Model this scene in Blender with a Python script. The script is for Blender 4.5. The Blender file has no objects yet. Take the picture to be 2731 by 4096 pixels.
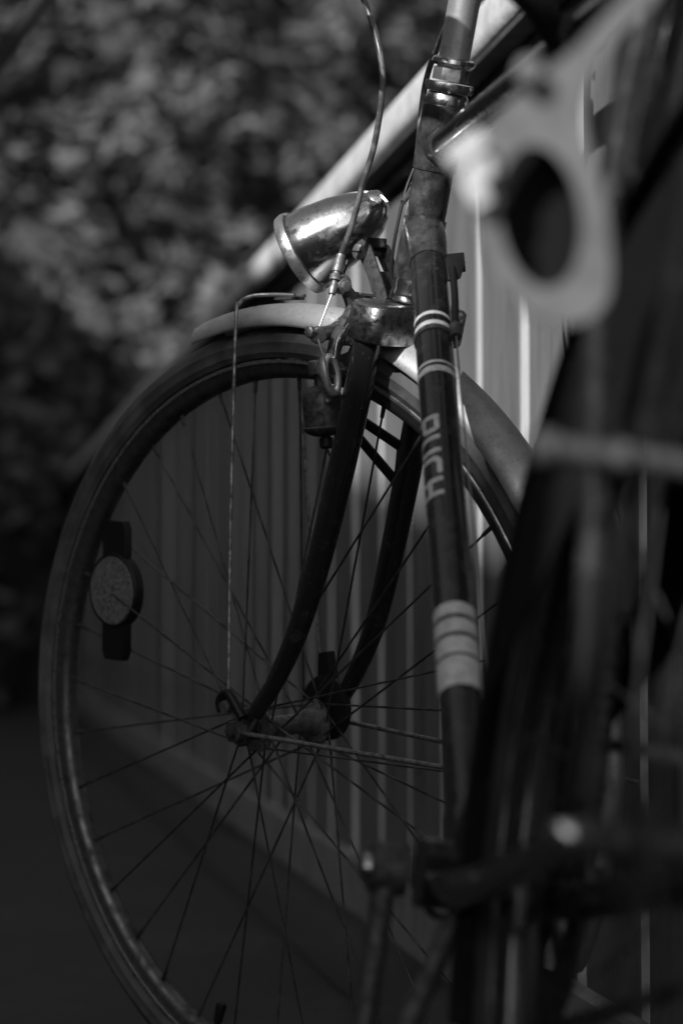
import bpy, bmesh, math, random
from math import sin, cos, pi, radians as R, sqrt
from mathutils import Vector as V, Matrix, noise
random.seed(7)
SC = bpy.context.scene
COL = SC.collection

# ------------------------------------------------------------------ camera, sky, sun, exposure
CAMZ = 0.4378
PITCH = math.atan(398 / 9017.0)
cd = bpy.data.cameras.new('camera')
cd.sensor_fit = 'VERTICAL'; cd.sensor_height = 36.0; cd.lens = 9017 / 4096 * 36.0
cd.clip_start = 0.02; cd.clip_end = 2000
cd.dof.use_dof = True; cd.dof.focus_distance = 1.87; cd.dof.aperture_fstop = 4.0
cam = bpy.data.objects.new('camera', cd); COL.objects.link(cam)
cam.location = (0, 0, CAMZ); cam.rotation_euler = (pi / 2 + PITCH, 0, 0)
SC.camera = cam

SUN_EL, SUN_AZ = R(27), R(33)          # azimuth of the light's travel, clockwise from +Y
w = bpy.data.worlds.new('World'); SC.world = w; w.use_nodes = True
nt = w.node_tree; bg = nt.nodes['Background']
sky = nt.nodes.new('ShaderNodeTexSky'); sky.sky_type = 'NISHITA'; sky.sun_disc = False
sky.sun_elevation = SUN_EL; sky.sun_rotation = SUN_AZ + pi
tobw = nt.nodes.new('ShaderNodeRGBToBW')
nt.links.new(sky.outputs[0], tobw.inputs[0]); nt.links.new(tobw.outputs[0], bg.inputs[0])
bg.inputs[1].default_value = 0.15
sd = bpy.data.lights.new('sun', 'SUN'); sd.energy = 5.0; sd.angle = R(0.5); sd.color = (1, 1, 1)
sun = bpy.data.objects.new('sun', sd); COL.objects.link(sun)
sdir = V((sin(SUN_AZ) * cos(SUN_EL), cos(SUN_AZ) * cos(SUN_EL), -sin(SUN_EL)))
sun.rotation_euler = sdir.to_track_quat('-Z', 'Y').to_euler(); sun.location = (-3, -4, 5)
SC.view_settings.view_transform = 'Standard'; SC.view_settings.look = 'None'
SC.view_settings.gamma = 1; SC.view_settings.exposure = 0.3; SC.view_settings.use_curve_mapping = False
SC.render.engine = 'CYCLES'
SC.cycles.use_denoising = True
SC.cycles.max_bounces = 6

# ------------------------------------------------------------------ materials (all greys)
def mat(name, c, rough=.5, metal=0., noise_to=None, nscale=40., nlo=.45, nhi=.6, bump=0., bscale=200., stretch=(1, 1, 1),
        dust=None, coat=0., detail=6., second=None):
    m = bpy.data.materials.new(name); m.use_nodes = True
    n = m.node_tree.nodes; l = m.node_tree.links; b = n['Principled BSDF']
    g = lambda x: (x, x, x, 1)
    b.inputs['Base Color'].default_value = g(c); b.inputs['Roughness'].default_value = rough
    b.inputs['Metallic'].default_value = metal; b.inputs['Coat Weight'].default_value = coat
    tc = n.new('ShaderNodeTexCoord'); mp = n.new('ShaderNodeMapping'); l.new(tc.outputs['Object'], mp.inputs[0])
    mp.inputs['Scale'].default_value = stretch
    cur = None
    if noise_to is not None:
        t = n.new('ShaderNodeTexNoise'); t.inputs['Scale'].default_value = nscale; t.inputs['Detail'].default_value = detail
        t.inputs['Roughness'].default_value = .65
        l.new(mp.outputs[0], t.inputs[0])
        r = n.new('ShaderNodeValToRGB'); r.color_ramp.elements[0].position = nlo; r.color_ramp.elements[1].position = nhi
        r.color_ramp.elements[0].color = g(c); r.color_ramp.elements[1].color = g(noise_to)
        l.new(t.outputs['Fac'], r.inputs[0]); cur = r.outputs[0]
        if second:
            t2 = n.new('ShaderNodeTexNoise'); t2.inputs['Scale'].default_value = second[1]; t2.inputs['Detail'].default_value = 8
            l.new(mp.outputs[0], t2.inputs[0])
            r2 = n.new('ShaderNodeValToRGB'); r2.color_ramp.elements[0].position = second[2]; r2.color_ramp.elements[1].position = second[3]
            mx = n.new('ShaderNodeMixRGB'); mx.inputs[2].default_value = g(second[0])
            l.new(t2.outputs['Fac'], r2.inputs[0]); l.new(r2.outputs[0], mx.inputs[0]); l.new(cur, mx.inputs[1]); cur = mx.outputs[0]
        l.new(cur, b.inputs['Base Color'])
        rr = n.new('ShaderNodeMapRange'); rr.inputs[1].default_value = nlo; rr.inputs[2].default_value = nhi
        rr.inputs[3].default_value = rough; rr.inputs[4].default_value = min(1, rough + .3)
        l.new(t.outputs['Fac'], rr.inputs[0]); l.new(rr.outputs[0], b.inputs['Roughness'])
    if bump:
        tb = n.new('ShaderNodeTexNoise'); tb.inputs['Scale'].default_value = bscale; tb.inputs['Detail'].default_value = 5
        l.new(mp.outputs[0], tb.inputs[0])
        bp = n.new('ShaderNodeBump'); bp.inputs['Strength'].default_value = bump; bp.inputs['Distance'].default_value = .002
        l.new(tb.outputs['Fac'], bp.inputs['Height']); l.new(bp.outputs[0], b.inputs['Normal'])
    return m

M = {}
M['paint'] = mat('dark_paint', .010, .2, 0, .03, 60, .5, .74, coat=.5, second=(.14, 500, .68, .78))
M['lug'] = mat('worn_lug_paint', .016, .28, 0, .06, 60, .42, .7, bump=.15, bscale=500, second=(.16, 700, .64, .8), coat=.3)
M['blade'] = mat('fork_paint', .010, .18, 0, .03, 70, .55, .75, coat=.6, second=(.25, 650, .69, .75))
M['chrome'] = mat('chrome', .52, .17, 1, .18, 55, .5, .72, bump=.06, bscale=90, second=(.12, 300, .6, .72))
M['crownchrome'] = mat('pitted_chrome', .42, .2, 1, .16, 130, .4, .62, bump=.25, bscale=260)
M['steel'] = mat('dull_steel', .3, .42, .85, .1, 120, .4, .65, bump=.15, bscale=300)
M['stemalu'] = mat('stem_alloy', .62, .3, .7, .4, 90, .45, .65, bump=.05, second=(.2, 300, .66, .76))
M['darksteel'] = mat('grimy_steel', .10, .5, .6, .03, 150, .4, .65, bump=.2, bscale=300)
M['alu'] = mat('weathered_aluminium', .5, .42, .55, .3, 22, .42, .66, bump=.08, bscale=60, second=(.16, 420, .60, .74))
M['rim'] = mat('dull_rim_steel', .16, .38, .9, .06, 60, .4, .65)
M['rimedge'] = mat('bare_rim_edge', .5, .25, .9, .3, 80, .45, .65)
M['rubber'] = mat('tyre_rubber', .045, .6, 0, .10, 35, .42, .68, bump=.25, bscale=240)
M['blackplastic'] = mat('black_plastic', .008, .5, 0)
M['cable'] = mat('cable_housing', .05, .3, 0, .11, 90, .45, .6)
M['barecable'] = mat('bare_cable', .35, .35, .8)
M['spoke'] = mat('spoke_steel', .09, .45, .7, .04, 60, .4, .6)
M['white'] = mat('cream_transfer', .55, .5, 0, .36, 160, .45, .65, second=(.06, 520, .66, .71))
M['reflector'] = mat('reflector_face', .05, .3, 0, .2, 330, .4, .6, bump=.8, bscale=900)
M['glass'] = mat('lamp_glass', .4, .08, 0, coat=.5)
M['palemetal'] = mat('pale_grey_enamel', .13, .5, 0, .09, 60, .4, .65, bump=.3, bscale=90)
M['leather'] = mat('black_saddle_cover', .015, .5, 0, bump=.2)
M['zinc'] = mat('pale_zinc', .6, .4, .3, .4, 90, .4, .6)
M['darkrubber'] = mat('dark_tyre_rubber', .012, .6, 0, .03, 35, .42, .68)
M['blackplastic'].node_tree.nodes['Principled BSDF'].inputs['Specular IOR Level'].default_value = .3
M['darkbark'] = mat('dark_bark', .007, .8, 0, .015, 20, .4, .6)  # trunk tone, darker than the bark of the twigs
M['flatblack'] = mat('flat_black_sheet', .006, .8, 0, .012, 8, .4, .6, bump=.5, bscale=30)  # flat black for the added sheets and the hole backing
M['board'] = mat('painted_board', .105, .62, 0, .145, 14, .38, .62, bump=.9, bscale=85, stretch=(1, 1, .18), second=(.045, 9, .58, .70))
M['flatblack'].node_tree.nodes['Principled BSDF'].inputs['Specular IOR Level'].default_value = .08
M['boardedge'] = mat('sunlit_board_edge', .48, .7, 0, .37, 30, .4, .66, bump=.5, bscale=120, stretch=(1, 1, .15))  # sunlight on the near edges put into a paler colour
M['baselight'] = mat('base_light_tone', .27, .7, 0, .2, 12, .4, .6, bump=.6, bscale=60)  # light along the fence foot put into a strip's colour
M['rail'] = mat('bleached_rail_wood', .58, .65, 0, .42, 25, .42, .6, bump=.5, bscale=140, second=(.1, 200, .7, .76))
M['railunder'] = mat('rail_shade_and_dark_wood', .03, .7, 0, .05, 20, .4, .6, bump=.4)  # cap-rail underside shade as colour; also dark posts and rear rails
M['asphalt'] = mat('asphalt', .028, .9, 0, .05, 3, .35, .65, bump=1., bscale=160, second=(.03, 26, .48, .66))
M['soil'] = mat('soil_and_shadow', .016, .95, 0, .03, 30, .4, .6, bump=1, bscale=60)  # soil colour that also carries the shadow band beside the fence
M['bark'] = mat('bark', .03, .9, 0, .06, 20, .4, .6, bump=.8, bscale=60, stretch=(1, 1, .3))
M['render'] = mat('shade_house_render', .12, .9, 0, .15, 2, .4, .6, bump=.5, bscale=60)
M['roof'] = mat('roof_tiles', .07, .8, 0, .1, 8, .4, .6)
M['pane'] = mat('window_glass', .03, .08, 0)
def leafmat(name, a, b):
    m = mat(name, a, .5, 0, b, 9, .35, .65)
    return m
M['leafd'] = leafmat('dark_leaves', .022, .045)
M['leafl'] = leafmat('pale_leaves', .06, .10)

# ------------------------------------------------------------------ mesh helpers
class MB:
    def __init__(s): s.v = []; s.f = []; s.m = []
    def add(s, vs, fs, mi=0):
        o = len(s.v); s.v += [V(x) for x in vs]; s.f += [[i + o for i in f] for f in fs]; s.m += [mi] * len(fs); return s
    def tube(s, path, rad, n=14, mi=0, caps=True, flat=1., up=None):
        P = [V(p) for p in path]; k = len(P)
        rr = rad if isinstance(rad, (list, tuple)) else [rad] * k
        t0 = (P[1] - P[0]).normalized()
        a = V(up) if up else (V((0, 1, 0)) if abs(t0.y) < .9 else V((1, 0, 0)))
        vs = []
        for i in range(k):
            t = (P[min(i + 1, k - 1)] - P[max(i - 1, 0)]).normalized()
            b = t.cross(a).normalized(); a = b.cross(t).normalized()
            for j in range(n):
                q = 2 * pi * j / n
                vs.append(P[i] + rr[i] * (cos(q) * a * flat + sin(q) * b))
        fs = [[i * n + j, i * n + (j + 1) % n, (i + 1) * n + (j + 1) % n, (i + 1) * n + j] for i in range(k - 1) for j in range(n)]
        if caps: fs += [list(range(n))[::-1], [(k - 1) * n + j for j in range(n)]]
        return s.add(vs, fs, mi)
    def lathe(s, c, ax, prof, n=40, mi=0, close=False, a0=0., a1=2 * pi, knurl=None):
        c = V(c); ax = V(ax).normalized()
        a = ax.orthogonal().normalized() if abs(ax.y) < .95 else V((1, 0, 0))
        b = ax.cross(a).normalized()
        if abs(ax.y) > .95: a = V((1, 0, 0)); b = V((0, 0, 1))
        full = abs(a1 - a0 - 2 * pi) < 1e-6; N = n if full else n + 1
        vs = []
        for i in range(N):
            q = a0 + (a1 - a0) * i / n
            d = cos(q) * a + sin(q) * b
            for (h, r) in prof:
                if knurl and r > knurl: r = r + (.0004 if i % 2 else 0)
                vs.append(c + ax * h + d * r)
        k = len(prof); kk = k if close else k - 1; fs = []
        for i in range(n):
            i2 = (i + 1) % N
            for j in range(kk):
                fs.append([i * k + j, i2 * k + j, i2 * k + (j + 1) % k, i * k + (j + 1) % k])
        return s.add(vs, fs, mi)
    def box(s, c, x, y, z, mi=0):      # centre and three half-axis vectors
        c, x, y, z = V(c), V(x), V(y), V(z)
        vs = [c + i * x + j * y + k * z for i in (-1, 1) for j in (-1, 1) for k in (-1, 1)]
        return s.add(vs, [[0, 1, 3, 2], [4, 6, 7, 5], [0, 4, 5, 1], [2, 3, 7, 6], [0, 2, 6, 4], [1, 5, 7, 3]], mi)
    def prism(s, pts, off, mi=0):      # planar outline extruded by vector off
        k = len(pts); P = [V(p) for p in pts]; o = V(off)
        vs = [p - o / 2 for p in P] + [p + o / 2 for p in P]
        return s.add(vs, [list(range(k))[::-1], list(range(k, 2 * k))] + [[i, (i + 1) % k, k + (i + 1) % k, k + i] for i in range(k)], mi)
    def build(s, name, mats, parent=None, xf=None, smooth=True, bevel=0., angle=40):
        me = bpy.data.meshes.new(name)
        me.from_pydata([xf(p) if xf else p for p in s.v], [], s.f)
        mats = mats if isinstance(mats, (list, tuple)) else [mats]
        for q in mats: me.materials.append(M[q])
        me.polygons.foreach_set('material_index', s.m)
        bm = bmesh.new(); bm.from_mesh(me)
        bmesh.ops.remove_doubles(bm, verts=bm.verts, dist=1e-6)
        bmesh.ops.recalc_face_normals(bm, faces=bm.faces)
        if bevel:
            es = [e for e in bm.edges if len(e.link_faces) == 2 and e.calc_face_angle(0) > R(35)]
            bmesh.ops.bevel(bm, geom=es, offset=bevel, segments=2, affect='EDGES', profile=.6)
        bm.to_mesh(me); bm.free()
        if smooth:
            me.polygons.foreach_set('use_smooth', [True] * len(me.polygons))
            me.set_sharp_from_angle(angle=R(angle))
        o = bpy.data.objects.new(name, me); COL.objects.link(o)
        if parent is not None: o.parent = parent
        return o

def curve(pts, k=8):
    P = [V(p) for p in pts]; out = []
    for i in range(len(P) - 1):
        p0 = P[i - 1] if i else P[0] * 2 - P[1]; p1 = P[i]; p2 = P[i + 1]; p3 = P[i + 2] if i + 2 < len(P) else P[-1] * 2 - P[-2]
        for j in range(k):
            t = j / k
            out.append(.5 * ((2 * p1) + (-p0 + p2) * t + (2 * p0 - 5 * p1 + 4 * p2 - p3) * t * t + (-p0 + 3 * p1 - 3 * p2 + p3) * t ** 3))
    out.append(P[-1]); return out
def lerpr(rs, n):
    out = []
    for i in range(n):
        t = i / (n - 1) * (len(rs) - 1); a = int(min(t, len(rs) - 2)); out.append(rs[a] + (rs[a + 1] - rs[a]) * (t - a))
    return out
def tag(o, label=None, cat=None, group=None, kind=None):
    for k, x in (('label', label), ('category', cat), ('group', group), ('kind', kind)):
        if x: o[k] = x
    return o
def empty(name, loc=(0, 0, 0)):
    o = bpy.data.objects.new(name, None); COL.objects.link(o); o.location = loc; o.empty_display_size = .1; return o

# ------------------------------------------------------------------ ground
GZ = -0.012
g = MB(); g.add([(-300, -300, GZ), (300, -300, GZ), (300, 300, GZ), (-300, 300, GZ)], [[0, 1, 2, 3]])
tag(g.build('ground', 'asphalt', smooth=False), kind='structure')

# fence coordinates: s along the fence (away from the camera), p out to the right of the camera
PHI = math.atan(1593 / 9017.0); SI, CO = sin(PHI), cos(PHI)
def FW(s, p, z): return V((p * CO - s * SI, p * SI + s * CO, z))
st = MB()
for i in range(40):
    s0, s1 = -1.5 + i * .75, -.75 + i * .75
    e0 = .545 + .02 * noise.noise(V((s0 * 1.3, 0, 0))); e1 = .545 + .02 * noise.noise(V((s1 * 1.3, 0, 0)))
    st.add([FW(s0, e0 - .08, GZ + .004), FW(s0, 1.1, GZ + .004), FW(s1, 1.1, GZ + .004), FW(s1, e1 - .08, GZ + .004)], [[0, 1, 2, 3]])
tag(st.build('soil_shadow_strip', 'soil', smooth=False), kind='structure')  # dark ground strip, part soil, part painted fence-foot shadow

# ------------------------------------------------------------------ fence
fence = empty('board_fence', FW(-1.4, .59, GZ))
tag(fence, 'weathered wooden board fence with pale top rail that the bicycle leans on', 'fence')
def infence(o): o.parent = fence; o.matrix_parent_inverse = fence.matrix_world.inverted(); return o
FLOC = fence.location.copy()
def fx(p): return p - FLOC
# boards: a few shared meshes, painted face; near edge and top coloured pale as if sunlit
protos = []
B_T, B_W = .019, .161
def board_mesh(i):
    mb = MB(); nz = 26; top = .978; bot = .028
    mb_z = [bot + (top - bot) * k / nz for k in range(nz + 1)]
    vs = []
    for z in mb_z:
        wob = .0022 * noise.noise(V((i * 7.1, z * 4, 0))); wob2 = .0016 * noise.noise(V((i * 3.3 + 9, z * 7, 2)))
        x0, x1 = wob2, B_W + wob
        c = .0016
        for (a, b) in ((x0, c), (x0 + c, 0), (x1 - c, 0), (x1, c), (x1, B_T), (x0, B_T)):
            vs.append((a, b, z))
    mb.v = [V((a * -SI + b * CO, a * CO + b * SI, z)) for a, b, z in vs]
    for k in range(nz):
        for j in range(6):
            mb.f.append([k * 6 + j, k * 6 + (j + 1) % 6, k * 6 + 6 + (j + 1) % 6, k * 6 + 6 + j])
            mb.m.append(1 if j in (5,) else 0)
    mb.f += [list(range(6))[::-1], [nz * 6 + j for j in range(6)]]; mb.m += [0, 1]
    return mb
for i in range(6):
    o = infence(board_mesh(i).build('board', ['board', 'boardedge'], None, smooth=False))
    protos.append(o)
n = 0
for k in range(-21, 118):
    s0 = 2.402 + .1905 * k + random.uniform(-.003, .003)
    if k < 6 and k > -6: s0 = 2.402 + .1905 * k
    if n < 6: o = protos[n]
    else:
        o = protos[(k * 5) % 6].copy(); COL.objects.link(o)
    o.matrix_parent_inverse = Matrix.Identity(4)
    o.location = fx(FW(s0, .575 + random.uniform(-.0015, .0015), random.uniform(-.006, .004)))
    o.rotation_euler = (0, 0, R(random.uniform(-.35, .35)))
    n += 1
def bar_s(s0, s1, prof, name, m, seg=60, sm=True):
    mb = MB(); k = len(prof); vs = []
    for i in range(seg + 1):
        s_ = s0 + (s1 - s0) * i / seg
        dz = .0022 * noise.noise(V((s_ * .9, 3, 1))); dp = .002 * noise.noise(V((s_ * 1.1, 8, 1)))
        vs += [fx(FW(s_, p + dp, z + dz)) for p, z in prof]
    fs = [[i * k + j, i * k + (j + 1) % k, (i + 1) * k + (j + 1) % k, (i + 1) * k + j] for i in range(seg) for j in range(k)]
    fs += [list(range(k)), [seg * k + j for j in range(k)]]
    mb.add(vs, fs)
    return mb.build(name, m, fence, smooth=sm, angle=50)
def rr_prof(p0, p1, z0, z1, r, n=5):
    out = []
    for (cx, cz, a) in ((p1 - r, z1 - r, 0), (p0 + r, z1 - r, 90), (p0 + r, z0 + r, 180), (p1 - r, z0 + r, 270)):
        for i in range(n + 1):
            q = R(a + 90 * i / n); out.append((cx + r * cos(q), cz + r * sin(q)))
    return out
# round-nosed pale cap rail, dark slab standing for its shaded underside, thin batten, and the two rear rails
capp = [(.53 + .013 - .013 * sin(R(t)), 1.0065 + .016 - .016 * cos(R(t))) for t in (20, 40, 60, 80, 90)] + \
       [(.53 + .018 - .018 * sin(R(t)), 1.0225 + .0195 - .0195 * cos(R(t))) for t in (95, 110, 125, 140, 155, 170, 180)] + [(.655, 1.044), (.658, 1.04), (.658, 1.0075)]
cuts = [-1.4, 1.05, 4.02, 7.0, 9.95, 12.9, 15.9, 19, 24]
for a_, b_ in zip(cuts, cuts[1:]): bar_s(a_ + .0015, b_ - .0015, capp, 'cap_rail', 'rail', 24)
nl = MB()
for k in range(-21, 118):
    for zz in (.925, .243):
        c = fx(FW(2.402 + .1905 * k + .03 + (.09 if k % 2 else 0), .5735, zz)); q_ = V((-SI, CO, 0)); 
        nl.lathe(c, (CO, SI, 0), [(-.0012, 0), (-.0010, .0030), (.0, .0040), (.0012, .0040)], 8)
tag(nl.build('nail_heads', 'railunder', fence), kind='stuff')
bar_s(-1.4, 24, [(.536, 1.0), (.536, 1.0062), (.64, 1.0062), (.64, 1.0)], 'under_rail_shade', 'railunder', 60, False)  # added slab, dark in place of the cap rail's underside shade
bar_s(-1.4, 24, rr_prof(.562, .599, .988, .9995, .002, 2), 'batten', 'board', 60)
bar_s(-1.4, 24, [(.556, .026), (.556, .098), (.560, .102), (.5705, .102), (.5705, .026)], 'base_light_band', 'baselight', 80, False)  # added pale strip, paints the lighter foot of the boards
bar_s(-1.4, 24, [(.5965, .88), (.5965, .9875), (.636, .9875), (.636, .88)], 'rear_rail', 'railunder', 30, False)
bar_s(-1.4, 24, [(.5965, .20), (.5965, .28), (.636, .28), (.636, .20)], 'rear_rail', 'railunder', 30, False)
for k in range(14):
    s_ = -.9 + 1.83 * k
    mb = MB(); c = fx(FW(s_, .68, .49))
    mb.box(c, V((-SI, CO, 0)) * .043, V((CO, SI, 0)) * .042, (0, 0, .503)); mb.build('post', 'railunder', fence, smooth=False)

# ------------------------------------------------------------------ leaves behind the fence and beyond
def leaves(mb, fn, count, size, mi=(0, 1)):
    for _ in range(count):
        c, s_, m = fn()
        sz = size * random.uniform(.55, 1.4) * s_
        a = V((random.gauss(0, 1), random.gauss(0, 1), random.gauss(0, .6))).normalized()
        b = a.cross(V((random.gauss(0, 1), random.gauss(0, 1), random.gauss(0, 1)))).normalized(); nn = a.cross(b)
        L, W_ = sz, sz * random.uniform(.42, .7)
        mb.add([c, c + a * L * .5 + b * W_ * .5 + nn * L * .08, c + a * L, c + a * L * .5 - b * W_ * .5 + nn * L * .08], [[0, 1, 2, 3]], m)
def hedge(name, label, x0, x1, y, depth, height, count, size, seedv, cat='hedge'):
    rnd = random.Random(seedv)
    root = empty(name, ((x0 + x1) / 2, y, GZ)); tag(root, label, cat)
    core = MB(); nx = 16; nz = 8; pts = []
    for i in range(nx + 1):
        for j in range(nz + 1):
            x = x0 + (x1 - x0) * i / nx; z = height * .93 * j / nz
            pts.append(V((x, y + depth * .55 + .25 * noise.noise(V((x * 1.2, z * 1.2, seedv))), z)) - root.location)
    core.add(pts, [[i * (nz + 1) + j, (i + 1) * (nz + 1) + j, (i + 1) * (nz + 1) + j + 1, i * (nz + 1) + j + 1] for i in range(nx) for j in range(nz)])
    core.build('inner_twigs', 'bark', root)
    def fn():
        while True:
            x = rnd.uniform(x0, x1); z = rnd.uniform(0, height)
            lump = noise.noise(V((x * 2.1, z * 2.1, seedv))) + .7 * noise.noise(V((x * 5.5, z * 5.5, seedv + 3)))
            if rnd.random() < .42 + lump * 1.3: break
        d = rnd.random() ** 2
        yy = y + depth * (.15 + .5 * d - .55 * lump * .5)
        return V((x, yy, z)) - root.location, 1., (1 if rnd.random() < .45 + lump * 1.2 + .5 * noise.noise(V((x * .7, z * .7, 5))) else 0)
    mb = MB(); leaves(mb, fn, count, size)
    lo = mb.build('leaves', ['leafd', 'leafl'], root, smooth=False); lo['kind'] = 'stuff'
    return root

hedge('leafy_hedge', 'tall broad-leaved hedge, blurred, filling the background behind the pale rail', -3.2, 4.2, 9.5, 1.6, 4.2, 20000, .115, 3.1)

# ------------------------------------------------------------------ bicycle frame of reference
TX = V((-0.16195142, 0.98679873, 0)); TY = V((-0.97838071, -0.16056987, 0.13033997)); TZ = V((0.12861932, 0.02110874, 0.99146936))
ORG = V((0.1114063, 0.94180221, 0))
bike = empty('bicycle'); bike.matrix_world = Matrix(((TX.x, TY.x, TZ.x, ORG.x), (TX.y, TY.y, TZ.y, ORG.y), (TX.z, TY.z, TZ.z, ORG.z), (0, 0, 0, 1)))
tag(bike, 'old dark road bicycle with cream lettering and chrome headlamp leaning against the fence', 'bicycle')
def w2b(p): d = V(p) - ORG; return V((d.dot(TX), d.dot(TY), d.dot(TZ)))
def w2bd(d): d = V(d); return V((d.dot(TX), d.dot(TY), d.dot(TZ)))
SA = V((1.00007529, 0, 0.32356941)); SU = V((-0.27813858, 0, 0.96054096)); HUB = V((1.05681769, 0, .34))
SM = Matrix.Rotation(0.6341, 3, SU)
def sf(p): return SM @ (V(p) - SA) + SA          # unsteered bicycle coordinates -> steered
def ax(s_, x=0, y=0):                           # point on the steering axis, with sideways offsets
    return SA + SU * s_ + V((SU.z, 0, -SU.x)) * x + V((0, y, 0))
XN = V((SU.z, 0, -SU.x))
BB = V((.42, 0, .28)); DJ = V((.842, 0, .728)); HT0, HT1 = .410, .548
SEAT = BB + V((-cos(1.19), 0, sin(1.19))) * .56
RH = V((0, 0, .34))

# frame tubes
dt = MB(); de = (DJ - BB).normalized(); DR = .0143
dt.tube([BB + de * .02, DJ], DR, 40)
dt = dt.build('down_tube', 'paint', bike)
ht = MB(); ht.tube([ax(HT0), ax(HT1)], .0162, 40); ht = ht.build('head_tube', 'lug', bike)
tt0 = ax(.513); TTR = SEAT + V((0, 0, -.012))
tt = MB(); tt.tube([tt0, TTR], .0127, 36); tt = tt.build('top_tube', 'paint', bike)
sx = MB(); sx.tube([BB, SEAT + (SEAT - BB).normalized() * .02], .0143, 36); sx.build('seat_tube', 'paint', bike)
bbs = MB(); bbs.lathe(BB, (0, 1, 0), [(-.034, .0), (-.034, .021), (.034, .021), (.034, 0)], 32)
bbs.tube([BB + de * .0, BB + de * .045], [.0185, .0165], 24); sd_ = (SEAT - BB).normalized(); bbs.tube([BB, BB + sd_ * .045], [.0185, .0165], 24)
bbs.build('bottom_bracket_shell', 'paint', bike, bevel=0)
for sg in (1, -1):
    mb = MB(); mb.tube(curve([BB + V((-.02, sg * .022, -.004)), V((.30, sg * .031, .285)), V((.12, sg * .045, .318)), V((.012, sg * .058, .338))]), lerpr([.0105, .011, .009, .0065], 25), 16); mb.build('chain_stay', 'paint', bike)
    mb = MB(); mb.tube(curve([SEAT + V((-.012, sg * .016, -.006)), V((.16, sg * .036, .63)), V((.07, sg * .048, .47)), V((.008, sg * .058, .352))]), lerpr([.0075, .008, .0075, .006], 25), 14); mb.build('seat_stay', 'paint', bike)
# lugs
lg = MB()
lg.lathe(ax(HT0), SU, [(-.002, .0155), (-.002, .0178), (.004, .0184), (.024, .0178), (.044, .0176), (.0470, .0176), (.0478, .0172), (.0478, .0162)], 40)
lg.tube(curve([ax(.450), DJ + de * .012, DJ - de * .012], 5), lerpr([.0168, .0166, .0158, .0150], 11), 36)
lg.build('lower_lug', 'lug', ht)
lg = MB()
pr = [(-.052, .0162), (-.052, .0175), (-.046, .0178), (-.03, .019), (-.014, .0182), (-.004, .0178), (.0, .0182), (.0, .0155)]
lg.lathe(ax(HT1 + .001), SU, pr, 40)
lg.tube([tt0, tt0 + (TTR - tt0).normalized() * .034], [.0146, .0138], 32)
lg.build('upper_lug', 'lug', ht)
# curved lug tip on the down tube
tip = MB()
for i in range(0): pass

# wraps on the down tube: t = distance from BB, phi from the upper-rear normal towards the left side
N2 = V((-de.z, 0, de.x))
def wrap(t, phi, r=DR + .00035): return BB + de * t + r * (cos(phi) * N2 + sin(phi) * V((0, 1, 0)))
def ring(t0_, t1_, name='stripe'):
    mb = MB(); n_ = 40
    vs = [wrap(t, 2 * pi * i / n_) for i in range(n_) for t in (t0_, t1_)]
    mb.add(vs, [[2 * i, 2 * ((i + 1) % n_), 2 * ((i + 1) % n_) + 1, 2 * i + 1] for i in range(n_)])
    return mb.build(name, 'white', dt)
def tof(x, z): return (V((x, 0, z)) - BB).dot(de)
for a, b in ((.5235, .5270), (.5115, .5160), (.4660, .4685), (.4560, .4625)): ring(a, b)
tb = [(.2068, .2175), (.1905, .2030), (.1720, .1870), (.1440, .1695)]
for a, b in tb: ring(a, b)
def strip(t0_, t1_, p0, p1):
    mb = MB(); n_ = 12
    mb.add([wrap(t0_ + (t1_ - t0_) * i / n_, p) for i in range(n_ + 1) for p in (p0, p1)], [[2 * i, 2 * i + 1, 2 * i + 3, 2 * i + 2] for i in range(n_)])
    mb.build('pinstripe', 'white', dt)
strip(.4100, .4555, R(84), R(91)); strip(.221, .312, R(88), R(93))
# lettering P U C H, reading down the tube, tops towards the rider
def seg_d(px, py, ax_, ay, bx, by):
    dx, dy = bx - ax_, by - ay; t = max(0, min(1, ((px - ax_) * dx + (py - ay) * dy) / (dx * dx + dy * dy + 1e-12)))
    return math.hypot(px - ax_ - t * dx, py - ay - t * dy)
LET = {'P': [[(0, 0), (0, 1), (.66, 1), (.8, .88), (.8, .50), (.66, .38), (0, .38)]],
       'U': [[(0, 1), (0, .2), (.2, 0), (.6, 0), (.8, .2), (.8, 1)]],
       'C': [[(.8, 1), (.2, 1), (0, .82), (0, .18), (.2, 0), (.8, 0)]],
       'H': [[(0, 0), (0, 1)], [(0, .5), (.8, .5)], [(.8, 0), (.8, 1)]]}
tl = .4075
for ch in 'PUCH':
    wd, adv = .0142, .0222; mb = MB(); nx, ny = 30, 30; sw = .128
    idx = {}
    def vid(i, j):
        if (i, j) not in idx:
            x = -.16 + 1.12 * i / nx; y = -.15 + 1.3 * j / ny
            idx[(i, j)] = len(mb.v); mb.v.append(wrap(tl - .002 - (x + .0) / .8 * wd, R(97) - y * R(70)))
        return idx[(i, j)]
    for i in range(nx):
        for j in range(ny):
            x = -.16 + 1.12 * (i + .5) / nx; y = -.15 + 1.3 * (j + .5) / ny
            dmin = min(seg_d(x, y, *p, *q) for pl in LET[ch] for p, q in zip(pl, pl[1:]))
            if dmin < sw: mb.f.append([vid(i, j), vid(i + 1, j), vid(i + 1, j + 1), vid(i, j + 1)]); mb.m.append(0)
    mb.build('letter', 'white', dt); tl -= adv

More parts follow.
